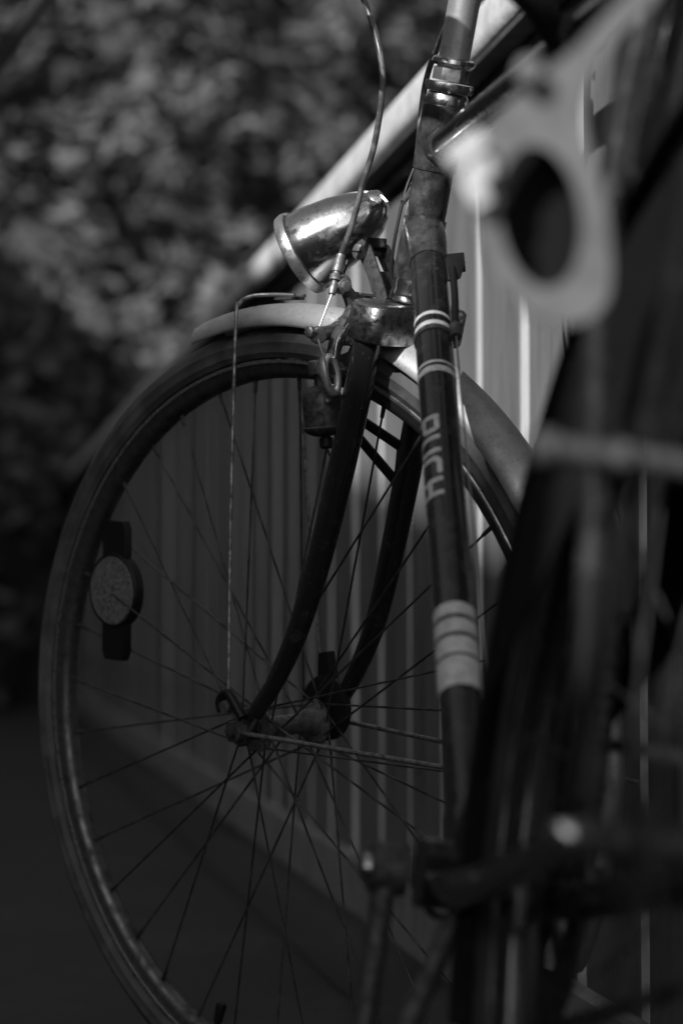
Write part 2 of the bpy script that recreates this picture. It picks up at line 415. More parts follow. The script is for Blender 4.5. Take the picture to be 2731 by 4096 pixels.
# headset, stem, handlebar
hs = MB()
hs.lathe(ax(HT1), SU, [(.001, .0), (.001, .0172), (.004, .0178), (.009, .0168), (.0115, .0155), (.0115, 0)], 40)
hs.lathe(ax(HT1 + .012), SU, [(0, 0), (0, .0185), (.0035, .0196), (.0075, .0188), (.0075, .0)], 96, knurl=.0183)
hs = hs.build('headset', 'chrome', bike, sf)
mb = MB(); mb.lathe(ax(HT1 + .021), SU, [(0, .0), (0, .0150), (.010, .0150), (.011, .0)], 6); mb.build('locknut', 'steel', hs, sf, bevel=.0006)
mb = MB(); mb.lathe(ax(HT1 + .033), SU, [(-.001, .0), (-.0005, .0155), (.002, .0178), (.005, .0172), (.0065, .0150), (.0065, 0)], 40); mb.build('top_nut', 'chrome', hs, sf)
mb = MB(); mb.lathe(ax(HT0), SU, [(-.002, .0), (-.002, .0172), (-.006, .0178), (-.011, .0172), (-.014, .0182), (-.0185, .0182), (-.021, .0165), (-.021, 0)], 40); mb.build('lower_cup', 'chrome', hs, sf)
sm = MB(); sm.tube([ax(HT1 + .03), ax(HT1 + .155)], .0127, 32)
sm.tube(curve([ax(HT1 + .145, -.004), ax(HT1 + .158, .02), ax(HT1 + .165, .075)]), .0135, 24)
sm.lathe(ax(HT1 + .166, .078), (0, 1, 0), [(-.022, 0), (-.022, .0185), (.022, .0185), (.022, 0)], 28)
stem = sm.build('stem', 'stemalu', bike, sf)
hb = MB()
for sg in (1, -1):
    c0 = ax(HT1 + .166, .078)
    path = [c0, c0 + V((.01, sg * .09, .004)), c0 + V((0, sg * .17, .012)), c0 + V((-.07, sg * .235, .012)), c0 + V((-.17, sg * .265, -.005))]
    hb.tube(curve(path, 6), .0112, 16)
hbar = hb.build('handlebar', 'steel', bike, sf)
for sg in (1, -1):
    c0 = ax(HT1 + .166, .078)
    mb = MB(); mb.tube([c0 + V((-.08, sg * .238, .011)), c0 + V((-.185, sg * .269, -.008))], .0155, 18); mb.build('grip', 'rubber', hbar, sf)
    mb = MB(); mb.tube(curve([c0 + V((-.01, sg * .19, -.006)), c0 + V((-.03, sg * .22, -.045)), c0 + V((-.13, sg * .255, -.055))]), .005, 10); mb.build('brake_lever', 'steel', hbar, sf)

# fork
fk = MB()
cr = []
for (cx, cy, a) in ((.0095, .042, 0), (-.0105, .042, 90), (-.0105, -.042, 180), (.0095, -.042, 270)):
    for q in range(5): cr.append((cx + .0095 * cos(R(a + 22.5 * q)), cy + .0125 * sin(R(a + 22.5 * q))))
def loop(s_, sc): return [ax(s_, x * sc, y * sc) for x, y in cr]
L0 = [loop(.355, .95), loop(.3570, .99), loop(.372, 1.0), loop(.3835, 1.0), loop(.3860, .95), loop(.3872, .86), loop(.3872, .5)]
for a, b in zip(L0, L0[1:]):
    k = len(a); fk.add(a + b, [[i, (i + 1) % k, k + (i + 1) % k, k + i] for i in range(k)])
fk.add(L0[0], [list(range(len(cr)))]); fk.add(L0[-1], [list(range(len(cr)))])
fork = fk.build('fork', 'crownchrome', bike, sf, angle=50)
for sg in (1, -1):
    pts = [(.9000, .0375, .680), (.9215, .0385, .612), (.9405, .0400, .553), (.9630, .0425, .489), (.9870, .0455, .431), (1.0130, .0475, .388), (1.0360, .0490, .360), (1.0500, .0500, .347)]
    P = curve([(x, sg * y, z) for x, y, z in pts], 6); mb = MB(); mb.tube(P, lerpr([.0132, .0131, .0126, .0116, .0102, .0086, .0072, .0062], len(P)), 24, flat=.8)
    bl = mb.build('blade', 'blade', fork, sf)
    mb = MB(); y = sg * .0505
    mb.prism([(1.040, y, .362), (1.053, y, .358), (1.071, y, .346), (1.069, y, .331), (1.058, y, .326), (1.048, y, .332), (1.036, y, .350)], (0, .005, 0))
    mb.build('dropout', 'darksteel', fork, sf, bevel=.0008)
    if sg > 0:
        mb = MB(); mb.tube(curve([(1.050, .056, .352), (1.066, .057, .372), (1.076, .058, .366), (1.074, .058, .356)], 5), .0042, 10); mb.build('fork_hook', 'blackplastic', fork, sf)
    else:
        mb = MB(); mb.lathe((1.050, -.0440, .352), (0, 1, 0), [(-.004, 0), (-.004, .027), (-.002, .029), (.003, .029), (.005, .025), (.005, 0)], 26)
        mb.prism([(1.040, -.046, .370), (1.058, -.046, .372), (1.056, -.046, .400), (1.046, -.046, .402)], (0, .010, 0)); mb.build('speedometer_drive', 'blackplastic', fork, sf)

# front wheel
def make_wheel(name, c, xf, parent, th0, hubmat='steel', rimmat='rim', edgemat='rimedge', tyremat='rubber'):
    T = MB()
    def ringp(mb, prof, mi=0, n_=120, close=True): mb.lathe(c, (0, 1, 0), prof, n_, mi, close)
    rm = MB()
    ringp(rm, [(-.0112, .3185), (-.0118, .3160), (-.0105, .3135), (-.0098, .3105), (-.0088, .3070), (-.0045, .3035), (0, .3030), (.0045, .3035), (.0088, .3070), (.0098, .3105), (.0105, .3135), (.0118, .3160), (.0112, .3185), (.0095, .3185), (.007, .3110), (-.007, .3110), (-.0095, .3185)])
    wheel = rm.build(name, rimmat, parent, xf)
    for sg in (1, -1):
        mb = MB(); ringp(mb, [(sg * .0116, .3195), (sg * .0127, .3183), (sg * .0125, .3160), (sg * .0114, .3157)]); mb.build('rim_edge', edgemat, wheel, xf)
    ty = MB(); pf = []
    for i in range(28):
        q = R(-128 + 256 * i / 27); r = .0168
        if 9 <= i <= 18: r += .0006 * (i % 2)
        if i in (5, 22): r += .0012
        if i in (2, 25): r += .0008
        pf.append((r * sin(q), .3308 + r * cos(q)))
    ringp(ty, pf, 0, 140); ty.build('tyre', tyremat, wheel, xf)
    hb_ = MB(); ringp(hb_, [(-.0360, .0105), (-.0352, .0205), (-.0330, .0205), (-.0310, .0130), (-.024, .0115), (-.015, .0092), (.015, .0092), (.024, .0115), (.0310, .0130), (.0330, .0205), (.0352, .0205), (.0360, .0105)], 0, 40, False)
    hb_.lathe(c, (0, 1, 0), [(-.0365, .0), (-.0365, .0105), (-.0345, .0108)], 30); hb_.lathe(c, (0, 1, 0), [(.0345, .0108), (.0365, .0105), (.0365, 0)], 30)
    hb_.build('hub', hubmat, wheel, xf)
    axl = MB(); axl.tube([c + V((0, -.062, 0)), c + V((0, .066, 0))], .0045, 16)
    for sg in (1, -1):
        axl.lathe(c + V((0, sg * .042, 0)), (0, 1, 0), [(-.004, 0), (-.004, .0085), (.004, .0085), (.004, 0)], 20)
        axl.lathe(c + V((0, sg * .0580, 0)), (0, 1, 0), [(-.0045, 0), (-.0045, .0100), (.004, .0100), (.0045, .0085), (.0045, 0)], 6)
        axl.lathe(c + V((0, sg * .0540, 0)), (0, 1, 0), [(-.0008, 0), (-.0008, .0122), (.0008, .0122), (.0008, 0)], 24)
    axl.build('axle', 'darksteel', wheel, xf)
    for k in range(36):
        a = th0 + R(10) * k; sd2 = 1 if k % 2 == 0 else -1
        h = a - R(62) if k % 4 in (2, 3) else a + R(62)
        p0 = c + V((.3045 * cos(a), sd2 * .0015, .3045 * sin(a)))
        off = .0016 if k % 4 in (2, 3) else -.0016
        p1 = c + V((.0175 * cos(h), sd2 * (.0341 + off), .0175 * sin(h)))
        d = (p1 - p0).normalized(); mb = MB()
        mb.tube([p0, p0 + d * .0125], [.0021, .0017], 8); mb.tube([p0 + d * .012, p1], .00100, 6)
        mb.build('spoke', 'spoke', wheel, xf)
    return wheel
def pc0(r, a): return V((HUB.x + r * cos(a), 0, HUB.z + r * sin(a)))
fw = make_wheel('front_wheel', HUB, sf, bike, -.9544)
def refl(c, ang, parent, xf):
    c = V(c); u_ = V((cos(ang), 0, sin(ang))); v_ = V((-sin(ang), 0, cos(ang))); y = V((0, 1, 0))
    mb = MB()
    mb.lathe(c, (0, 1, 0), [(-.006, 0), (-.006, .033), (-.004, .0355), (.005, .0355), (.0065, .0345), (.0065, .0325), (.0055, .032)], 48)
    for sg in (1, -1):
        w_ = .0165
        pts = [c + u_ * (sg * a) + v_ * b for a, b in ((.030, -w_), (.058, -w_), (.066, -w_ * .75), (.066, w_ * .75), (.058, w_), (.030, w_))]
        mb.prism(pts, y * .009)
    r_ = mb.build('reflector', 'blackplastic', parent, xf, angle=30)
    mb = MB(); mb.lathe(c, (0, 1, 0), [(.0052, .0323), (.0070, .0315), (.0074, .026), (.0076, .0)], 48); mb.v = [p for p in mb.v]
    mb.build('reflector_face', 'reflector', parent, xf)
refl((1.287, 0, .4545), R(93), fw, sf)
mb = MB(); va = R(-69.8); vd = V((-cos(va), 0, -sin(va)))
mb.lathe(pc0(.303, va), vd, [(0, .003), (.004, .0032), (.006, .0026), (.010, .0026), (.010, .0042), (.026, .0050), (.029, .0040), (.030, 0)], 16); mb.build('valve', 'blackplastic', fw, sf)

# front mudguard with stays
def fender(c, a0, a1, parent, xf, name, R0=.3665, hw=.0240, m='alu'):
    prof = [(-hw, R0 - .0185), (-hw * 1.03, R0 - .0175), (-hw * .96, R0 - .0120), (-hw * .72, R0 - .0045), (-hw * .40, R0 - .0012), (-hw * .30, R0 + .0006), (0, R0 + .0012), (hw * .30, R0 + .0006), (hw * .40, R0 - .0012), (hw * .72, R0 - .0045), (hw * .96, R0 - .0120), (hw * 1.03, R0 - .0175), (hw, R0 - .0185)]
    prof += [(h * .96, r - .0009) for h, r in prof[::-1]]
    mb = MB(); mb.lathe(c, (0, 1, 0), prof, 90, 0, True, a0, a1)
    k = len(prof); mb.f += [list(range(k)), [90 * k + j for j in range(k)]]; mb.m += [0, 0]
    return mb.build(name, m, parent, xf, angle=60)
ff = fender(HUB, R(76), R(208), bike, sf, 'front_mudguard')
def pc(r, a, y=0, c=HUB): return V((c.x + r * cos(a), y, c.z + r * sin(a)))
for sg in (1, -1):
    mb = MB()
    mb.tube(curve([pc(.3740, R(95), sg * .006), pc(.3750, R(91), sg * .010), pc(.3745, R(88.3), sg * .018), pc(.368, R(87.6), sg * .027), (1.0695, sg * .034, .690), (1.0690, sg * .046, .53), (1.0675, sg * .0560, .366)], 7), .0017, 8)
    mb.lathe((1.0665, sg * .058, .361), (0, 1, 0), [(-.0035, 0), (-.0035, .0055), (.004, .0055), (.0045, .004), (.0045, 0)], 14)
    mb.build('mudguard_stay', 'steel', ff, sf)
    mb = MB(); mb.tube([(1.050, sg * .0590, .3395), pc(.366, R(184), sg * .030)], .0021, 8)
    mb.lathe((1.052, sg * .0585, .3395), (0, 1, 0), [(-.004, 0), (-.004, .006), (.004, .006), (.004, 0)], 6)
    mb.build('mudguard_stay', 'steel', ff, sf)
mb = MB(); mb.box(pc(.3715, R(93)), V((-sin(R(93)), 0, cos(R(93)))) * .011, (0, .008, 0), V((cos(R(93)), 0, sin(R(93)))) * .0012); mb.build('stay_clip', 'darksteel', ff, sf, bevel=.0005)

# headlamp
LC = V((-.0335, 1.918, .7445)); LA = V((-.833, .33, -.437)).normalized()
lc, la = w2b(LC), w2bd(LA)
mb = MB(); mb.lathe(lc, la, [(.003, .0335), (-.003, .0345), (-.02, .0335), (-.042, .0298), (-.060, .0243), (-.072, .0185), (-.080, .0120), (-.0845, .0060), (-.086, .0)], 56)
lamp = mb.build('headlamp', 'chrome', bike)
mb = MB(); mb.lathe(lc, la, [(-.0035, .0343), (-.0045, .0368), (.000, .0378), (.0045, .0368), (.0060, .0340), (.0045, .0325)], 56); mb.build('lamp_rim', 'rimedge', lamp)
mb = MB(); mb.lathe(lc, la, [(.004, .0330), (.008, .024), (.0100, .0)], 40); mb.build('lens', 'glass', lamp)
lv = la.cross(V((0, 0, 1))).normalized(); lup = lv.cross(la).normalized()
mb = MB(); fin = [lc - la * t + lup * r for t, r in ((.0, .0352), (.02, .0345), (.042, .0310), (.060, .0258), (.074, .0195), (.084, .0105), (.088, .0))] + [lc - la * .08 + lup * .0, lc - la * .05 + lup * .02, lc + lup * .03]
mb.prism(fin, lv * .0025); mb.build('lamp_ridge', 'chrome', lamp, bevel=.0004)
mb = MB(); mb.lathe(lc - la * .0775 + lup * .004, la, [(-.006, .0), (-.007, .0095), (-.001, .0128), (.002, .0128), (.002, 0)], 30); mb.build('lamp_cap', 'chrome', lamp)
# lamp bracket: two steel straps up from the crown
bt = ax(.392, .030, 0); S1 = V((.9345, .012, .7400))
for y in (.011, -.011):
    mb = MB()
    o = [(.9440, y, .7480), (.9350, y, .7520), (.9260, y, .7465), (.9135, y, .7180), (.9080, y, .7010), (.9160, y, .6960), (.9250, y, .7080), (.9290, y, .7200)]
    mb.prism(o, (0, .0022, 0)); mb.build('lamp_bracket', 'paint' if y < 0 else 'darksteel', lamp, sf, bevel=.0004)
mb = MB(); mb.box((.9185, 0, .7120), (.005, 0, .012), (0, .0112, 0), (.0012, 0, -.0006)); mb.box((.9345, 0, .7480), (.006, 0, -.001), (0, .0112, 0), (0, 0, .004)); mb.build('lamp_bracket', 'paint', lamp, sf, bevel=.0004)
mb = MB(); mb.lathe((.9365, .0125, .7415), (0, 1, 0), [(-.028, 0), (-.028, .0030), (0, .0030), (0, .0068), (.0030, .0064), (.0038, .0045), (.0038, 0)], 24)
mb.build('screw', 'steel', lamp, sf)
mb = MB(); mb.box((.9365, .0164, .7415), (.0050, 0, .0008), (0, .0004, 0), (0, 0, .0006)); mb.build('screw_slot', 'blackplastic', lamp, sf, smooth=False)

# front brake
Y1 = V((0, 1, 0))
def strap(pts, wds, thick, name, m, parent, nrm=None, bev=.0005):
    P = curve(pts, 6); W_ = lerpr(wds, len(P)); nrm = V(nrm or XN); mb = MB(); L = []; Rr = []
    for i, p in enumerate(P):
        t = (P[min(i + 1, len(P) - 1)] - P[max(i - 1, 0)]).normalized(); b = t.cross(nrm).normalized()
        L.append(p + b * W_[i]); Rr.append(p - b * W_[i])
    k = len(P)
    vs = [q - nrm * thick / 2 for q in L] + [q - nrm * thick / 2 for q in Rr] + [q + nrm * thick / 2 for q in L] + [q + nrm * thick / 2 for q in Rr]
    fs = []
    for i in range(k - 1):
        fs += [[i, i + 1, k + i + 1, k + i], [2 * k + i, 3 * k + i, 3 * k + i + 1, 2 * k + i + 1], [i, 2 * k + i, 2 * k + i + 1, i + 1], [k + i, k + i + 1, 3 * k + i + 1, 3 * k + i]]
    fs += [[0, k, 3 * k, 2 * k], [k - 1, 3 * k - 1, 4 * k - 1, 2 * k - 1]]
    mb.add(vs, fs); return mb.build(name, m, parent, sf, bevel=bev)
br = MB(); br.lathe((.932, 0, .690), (XN.x, 0, XN.z), [(-.02, 0), (-.02, .004), (.010, .004), (.010, .0085), (.016, .0085), (.018, .006), (.018, 0)], 20)
brake = br.build('front_brake', 'chrome', bike, sf)
strap([(.936, .038, .7200), (.936, .030, .7090), (.936, .0225, .6985), (.936, .0235, .6900), (.936, .0320, .6800), (.936, .0430, .6660), (.936, .0475, .6520), (.936, .0470, .6400)], [.0035, .0040, .0062, .0075, .0060, .0052, .0045, .0040], .0075, 'brake_arm', 'darksteel', brake)
strap([(.934, .0225, .7000), (.934, .010, .6960), (.934, -.002, .6920)], [.008, .009, .008], .006, 'brake_arm', 'darksteel', brake)
strap([(.942, -.010, .6920), (.942, .010, .6900), (.942, .0275, .6810), (.942, .0420, .6745), (.942, .0610, .6725)], [.006, .008, .0075, .006, .0048], .006, 'brake_arm', 'steel', brake)
strap([(.940, -.006, .6930), (.940, -.026, .6860), (.940, -.041, .6680), (.940, -.045, .6450)], [.006, .007, .006, .005], .007, 'brake_arm', 'darksteel', brake)
# inner bright ridge on the arm
mb = MB(); mb.tube(curve([(.930, .0235, .6935), (.930, .0340, .6835), (.930, .0465, .6680), (.930, .0512, .6520)], 6), .0011, 8); mb.build('arm_edge', 'chrome', brake, sf)
mb = MB(); mb.tube([(.928, .0345, .6665), (.946, .0345, .6665)], .0036, 16); mb.build('pivot_bolt', 'chrome', brake, sf)
# barrel adjuster and clamp
A0, A1 = V((.936, .0470, .7050)), V((.936, .0345, .7395)); ad = (A1 - A0).normalized()
mb = MB(); mb.lathe(A0, ad, [(0, 0), (0, .0030), (.002, .0036), (.007, .0034), (.0075, .0026), (.012, .0026), (.012, .0050), (.0165, .0050), (.0168, .0034), (.0195, .0034), (.0195, .0047), (.0295, .0045), (.0310, .0040), (.0345, .0038), (.0345, 0)], 22)
mb.build('cable_adjuster', 'steel', brake, sf)
mb = MB(); mb.lathe((.936, .0355, .7135), (-XN.x, .25, -XN.z), [(-.004, 0), (-.004, .0085), (.0015, .0085), (.0022, .0072), (.0022, .0060), (.0062, .0056), (.0062, 0)], 24)
mb.lathe((.936, .0355, .7135), (-XN.x, .25, -XN.z), [(.0060, 0), (.0062, .0046), (.0100, .0046), (.0100, 0)], 6)
mb.build('anchor_bolt', 'steel', brake, sf, bevel=.0003)
# pinch bolt
mb = MB(); mb.lathe((.938, .0620, .6715), (-XN.x, .5, -XN.z), [(-.007, 0), (-.007, .0055), (-.001, .0055), (-.001, .0072), (.0035, .0072), (.0045, .0060), (.0045, 0)], 22)
mb.lathe((.939, .0680, .6732), (0, 1, .2), [(-.004, 0), (-.004, .0052), (.0035, .0052), (.0045, .003), (.0045, 0)], 6)
mb.build('cable_clamp', 'steel', brake, sf, bevel=.0003)
# oval release loop and pad holder
def ovl(c, a, b, n_=28, tilt=0.):
    return [V(c) + Y1 * (a * cos(q) * cos(tilt) - b * sin(q) * sin(tilt)) + V((0, 0, 1)) * (b * sin(q) * cos(tilt) + a * cos(q) * sin(tilt)) for q in [2 * pi * i / n_ for i in range(n_ + 1)]]
mb = MB(); mb.tube(ovl((.934, .0520, .6385), .0068, .0150, tilt=R(-12)), .0034, 10, caps=False); mb.build('release_loop', 'stemalu', brake, sf)
for sg in (1, -1):
    mb = MB(); mb.box((.945, sg * .0215, .6515), (.018, 0, -.004), (0, .0055, 0), (.001, 0, .0058)); pad = mb.build('brake_pad', 'rubber', brake, sf, bevel=.001)
    mb = MB(); mb.lathe((.940, sg * .033, .6430), (0, 1, 0), [(-.008, 0), (-.008, .004), (.004, .004), (.004, .0075), (.009, .0075), (.009, 0)], 6); mb.build('pad_nut', 'steel', brake, sf)
mb = MB(); mb.prism([(.937, .0560, .6560), (.937, .0630, .6500), (.937, .0650, .6400), (.937, .0600, .6340), (.937, .0550, .6400)], (.003, 0, 0)); mb.build('pad_holder', 'steel', brake, sf, bevel=.0005)
mb = MB(); mb.tube([A0, (.938, .0635, .6715)], .0009, 6); mb.tube([(.936, .0640, .6690), (.932, .0615, .6530), (.931, .0570, .6290)], .0010, 6); mb.build('inner_cable', 'barecable', brake, sf)

# cables
mb = MB(); mb.tube(curve([sf((.936, .0350, .7380)), sf((.923, .034, .7620)), sf((.9125, .031, .7946)), sf((.8990, .030, .8247)), sf((.8884, .030, .8691)), sf((.8912, .030, .9011)), sf((.9072, .030, .9424)), sf((.915, .06, 1.0)), sf((.89, .13, 1.03)), sf((.88, .20, 1.02))], 8), .0026, 10)
mb.build('brake_cable', 'cable', bike)
mb = MB(); mb.tube(curve([(.790, -.03, .965), (.8506, 0, .9322), (.9267, 0, .9152), (.9585, 0, .8927), (.953, 0, .846), (.927, .001, .8144), (.8950, .010, .7930), (.8850, .018, .7760)], 8), .0026, 10)
mb.build('gear_cable', 'cable', bike)
mb = MB(); mb.tube(curve([(.8900, .012, .8060), (.8890, .017, .7840), (.8930, .0195, .7500), (.8990, .0185, .7250), (.9040, .0140, .7080)], 6), .0014, 8); mb.build('lamp_wire', 'blackplastic', bike)
mb = MB(); mb.tube(curve([sf((.9420, .022, .7345)), sf((.9440, .028, .7120)), sf((.9330, .018, .7060)), sf((.9080, .006, .7020)), sf((.8990, .012, .7010))], 6), .0013, 8); mb.build('lamp_wire', 'blackplastic', bike)

# shift lever on the down tube, cable stop, housing
def dw(t, phi, r): return BB + de * t + r * (cos(phi) * N2 + sin(phi) * Y1)
mb = MB(); c_ = dw(.602, R(-72), .021)
mb.box(c_, de * .008, (N2 * sin(R(-72)) * -1 + Y1 * cos(R(-72))) * .004, (cos(R(-72)) * N2 + sin(R(-72)) * Y1) * .008)
mb.prism([dw(.606, R(-60), .015), dw(.603, R(-60), .0235), dw(.597, R(-62), .0270), dw(.580, R(-66), .0215), dw(.578, R(-70), .015)], Y1 * .007)
sh = mb.build('gear_shifter', 'blackplastic', bike, bevel=.0008)
mb = MB(); mb.tube(curve([dw(.592, R(-62), .019), dw(.555, R(-56), .0195), dw(.518, R(-52), .0185)], 6), .0030, 10); mb.build('shifter_housing', 'blackplastic', sh)
mb = MB(); mb.lathe(dw(.508, R(-50), .0185), de, [(-.006, 0), (-.006, .0042), (.007, .0050), (.007, 0)], 16)
mb.lathe(BB + de * .508, de, [(-.0022, DR), (-.0022, DR + .0012), (.0022, DR + .0012), (.0022, DR)], 36); mb.build('cable_stop', 'darksteel', sh)
mb = MB(); mb.tube([dw(.505, R(-50), .0185), dw(.03, R(-40), .0215)], .0008, 6); mb.build('gear_wire', 'barecable', sh)

# bottle dynamo inside the left blade, wire and bracket
dc = V((.9640, .0330, .6120)); dz = V((.04, .05, 1)).normalized()
mb = MB(); mb.lathe(dc, dz, [(-.0225, 0), (-.0225, .0060), (-.0215, .0110), (-.0195, .0150), (-.0170, .0175), (-.0155, .0181), (-.0148, .0178), (-.0142, .0168), (-.005, .0170), (.0040, .0171), (.0100, .0166), (.0140, .0152), (.0175, .0125), (.0192, .0095), (.0200, .0060), (.0290, .0055), (.0290, .0)], 32)
dyn = mb.build('dynamo', 'darksteel', bike, sf)
mb = MB(); mb.lathe(dc, dz, [(-.0330, 0), (-.0330, .0040), (-.0310, .0058), (-.0240, .0058), (-.0235, .0040), (-.0215, .0040)], 18); mb.build('terminal_nut', 'blackplastic', dyn, sf)
mb = MB(); mb.lathe(dc + V((-.0165, .010, .006)), (-1, .5, 0), [(0, 0), (0, .0028), (.0015, .0022), (.002, 0)], 14); mb.build('rivet', 'chrome', dyn, sf)
mb = MB(); mb.lathe(dc, dz, [(.0290, 0), (.0290, .0088), (.0300, .0095), (.0400, .0095), (.0410, .0080), (.0410, 0)], 26); mb.build('roller', 'steel', dyn, sf)
mb = MB(); mb.tube(curve([(.9615, .033, .5795), (.9560, .033, .5720), (.9460, .036, .5735), (.9400, .038, .5760)], 6), .0010, 6); mb.build('dynamo_wire', 'blackplastic', dyn, sf)
mb = MB()
for a, b in (((.9860, -.022, .6090), (.9395, -.034, .5790)), ((.9950, -.022, .6030), (.9450, -.034, .5480)), ((.9395, -.034, .5810), (.9455, -.034, .5460))):
    a, b = V(a), V(b); d_ = (b - a).normalized(); n_ = d_.cross(Y1).normalized()
    mb.box((a + b) / 2, (b - a) / 2, n_ * .0042, Y1 * .0016)
mb.build('dynamo_bracket', 'blackplastic', dyn, sf, bevel=.0004)

# rear wheel, mudguard, seat, crankset
ident = lambda p: p
rw = make_wheel('rear_wheel', RH, ident, bike, .1, 'darksteel', 'blade', 'rim', 'darkrubber')
rf = fender(RH, R(-22), R(200), bike, ident, 'rear_mudguard', m='blade', hw=.027)
for sg in (1, -1):
    o = [pc(.300, R(a), sg * .036, RH) for a in range(8, 180, 6)] + [V((-.12, sg * .050, .520)), V((.08, sg * .050, .500))]
    mb = MB(); mb.prism(o, (0, .0012, 0)); mb.build('added_dark_sheet', 'flatblack', rf, smooth=False)  # dark sheet added to blacken the shaded area beyond the rear wheel
mb = MB(); mb.lathe(BB + V((0, -.045, 0)), (0, 1, 0), [(-.002, .060), (-.002, .0905), (.002, .0905), (.002, .060)], 92, 0, True, knurl=.09)
for i in range(5):
    a = i * 2 * pi / 5; mb.box(BB + V((.034 * cos(a), -.045, .034 * sin(a))), V((cos(a), 0, sin(a))) * .032, V((-sin(a), 0, cos(a))) * .006, (0, .0018, 0))
cs = mb.build('chainset', 'darksteel', bike)
CE = BB + V((-.004, .068, .002))
for sg, dr in ((1, V((-.16, .05, -.98)).normalized()), (-1, V((.16, -.05, .98)).normalized())):
    c0 = BB + V((0, .054 if sg > 0 else -.066, .0)); mb = MB()
    mb.tube([c0, c0 + dr * .165], [.0105, .0085], 14, flat=.75)
    mb.lathe(c0, (0, 1, 0), [(-.012, 0), (-.012, .0155), (.009, .0155), (.011, .0130), (.011, 0)], 26)
    mb.build('crank_arm', 'darksteel', cs)
    mb = MB(); mb.lathe(c0, (0, sg, 0), [(.010, 0), (.010, .0085), (.0145, .0080), (.0165, .0045), (.017, 0)], 22); mb.build('crank_cap', 'chrome', cs)
    pe = c0 + dr * .165 + V((0, sg * .055, 0)); mb = MB()
    mb.tube([pe - V((0, sg * .05, 0)), pe + V((0, sg * .045, 0))], .006, 12)
    mb.box(pe + V((.032, 0, 0)), (.010, 0, 0), (0, .042, 0), (0, 0, .012)); mb.box(pe - V((.032, 0, 0)), (.010, 0, 0), (0, .042, 0), (0, 0, .012))
    mb.box(pe + V((0, .038, 0)), (.03, 0, 0), (0, .002, 0), (0, 0, .008)); mb.box(pe - V((0, .038, 0)), (.03, 0, 0), (0, .002, 0), (0, 0, .008))
    mb.build('pedal', 'blackplastic', cs, bevel=.001)
# chain
mb = MB(); 
for z0, z1 in ((.0905, .036), (-.0905, -.036)):
    a = V((BB.x, -.045, BB.z + z0)); b = V((RH.x, -.045, RH.z + z1)); k = 34
    for i in range(k):
        c0 = a + (b - a) * ((i + .5) / k); mb.box(c0, (b - a) / k * .42, (0, .0028 if i % 2 else .0036, 0), (0, 0, .0038))
mb.lathe(RH + V((0, -.045, 0)), (0, 1, 0), [(-.002, .012), (-.002, .036), (.002, .036), (.002, .012)], 36, 0, True)
tag(mb.build('chain', 'darksteel', bike, smooth=False))
# gear-cable guide and kickstand below the shell
mb = MB(); mb.tube([BB + V((.026, .012, -.018)) + .010 * (cos(q) * Y1 + sin(q) * V((0, 0, 1))) for q in [2 * pi * i / 18 for i in range(19)]], .0022, 8, caps=False); mb.build('cable_guide', 'darksteel', bike)
mb = MB(); mb.tube(curve([BB + V((-.045, .012, -.008)), BB + V((-.055, .028, -.040)), BB + V((-.10, .062, -.125)), BB + V((-.15, .095, -.26))], 6), .0065, 12); mb.build('kickstand', 'darksteel', bike)
mb = MB(); mb.tube([SEAT, SEAT + (SEAT - BB).normalized() * .14], .0127, 20); mb.build('seat_post', 'steel', bike)
st_ = SEAT + (SEAT - BB).normalized() * .15; mb = MB(); rows = []
for i in range(15):
    x = -.13 + .27 * i / 14; wd = .012 + .062 * max(0, (.06 - x) / .19) ** 1.1 if x < .06 else .014 - .004 * (x - .06) / .08
    wd = min(wd, .072); rows.append([V((st_.x + x, wd * cos(R(180 * j / 10)), st_.z + .02 + .028 * sin(R(180 * j / 10)) ** .6 + .02 * (x * 6) ** 2 * .3)) for j in range(11)])
vs = [p for r_ in rows for p in r_]
mb.add(vs, [[i * 11 + j, i * 11 + j + 1, (i + 1) * 11 + j + 1, (i + 1) * 11 + j] for i in range(14) for j in range(10)] + [[i * 11 + 10, i * 11, (i + 1) * 11, (i + 1) * 11 + 10] for i in range(14)] + [list(range(11)), [14 * 11 + j for j in range(11)]])
mb.build('saddle', 'leather', bike)
# rubber strap on the top tube near the seat
mb = MB(); td = (TTR - tt0).normalized(); c0 = tt0 + td * .437
mb.lathe(c0, td, [(-.016, .0128), (-.016, .0165), (.016, .0165), (.016, .0128)], 24, 0, True)
mb.tube(curve([c0 + V((0, -.004, -.012)), c0 + V((-.002, .0155, .0)), (.4067, .0323, .8092), (.4094, .0555, .8248), (.41, .085, .84), (.41, .12, .845)], 6), .0095, 12)
mb.build('rubber_strap', 'blackplastic', bike)
# rear carrier with its blurred bracket plate
mb = MB()
for y in (.068, -.068, .022, -.022): mb.tube([(.14, y * .8, .745), (-.32, y, .745)], .0045, 10)
for x in (.13, 0, -.15, -.31): mb.tube([(x, -.068, .745), (x, .068, .745)], .0045, 10)
for sg in (1, -1):
    mb.tube([(-.14, sg * .068, .745), (0, sg * .066, .345)], .0045, 10)
    mb.tube([(.13, sg * .054, .745), SEAT + V((-.02, sg * .016, -.02))], .004, 10)
rk = mb.build('rear_carrier', 'blade', bike)

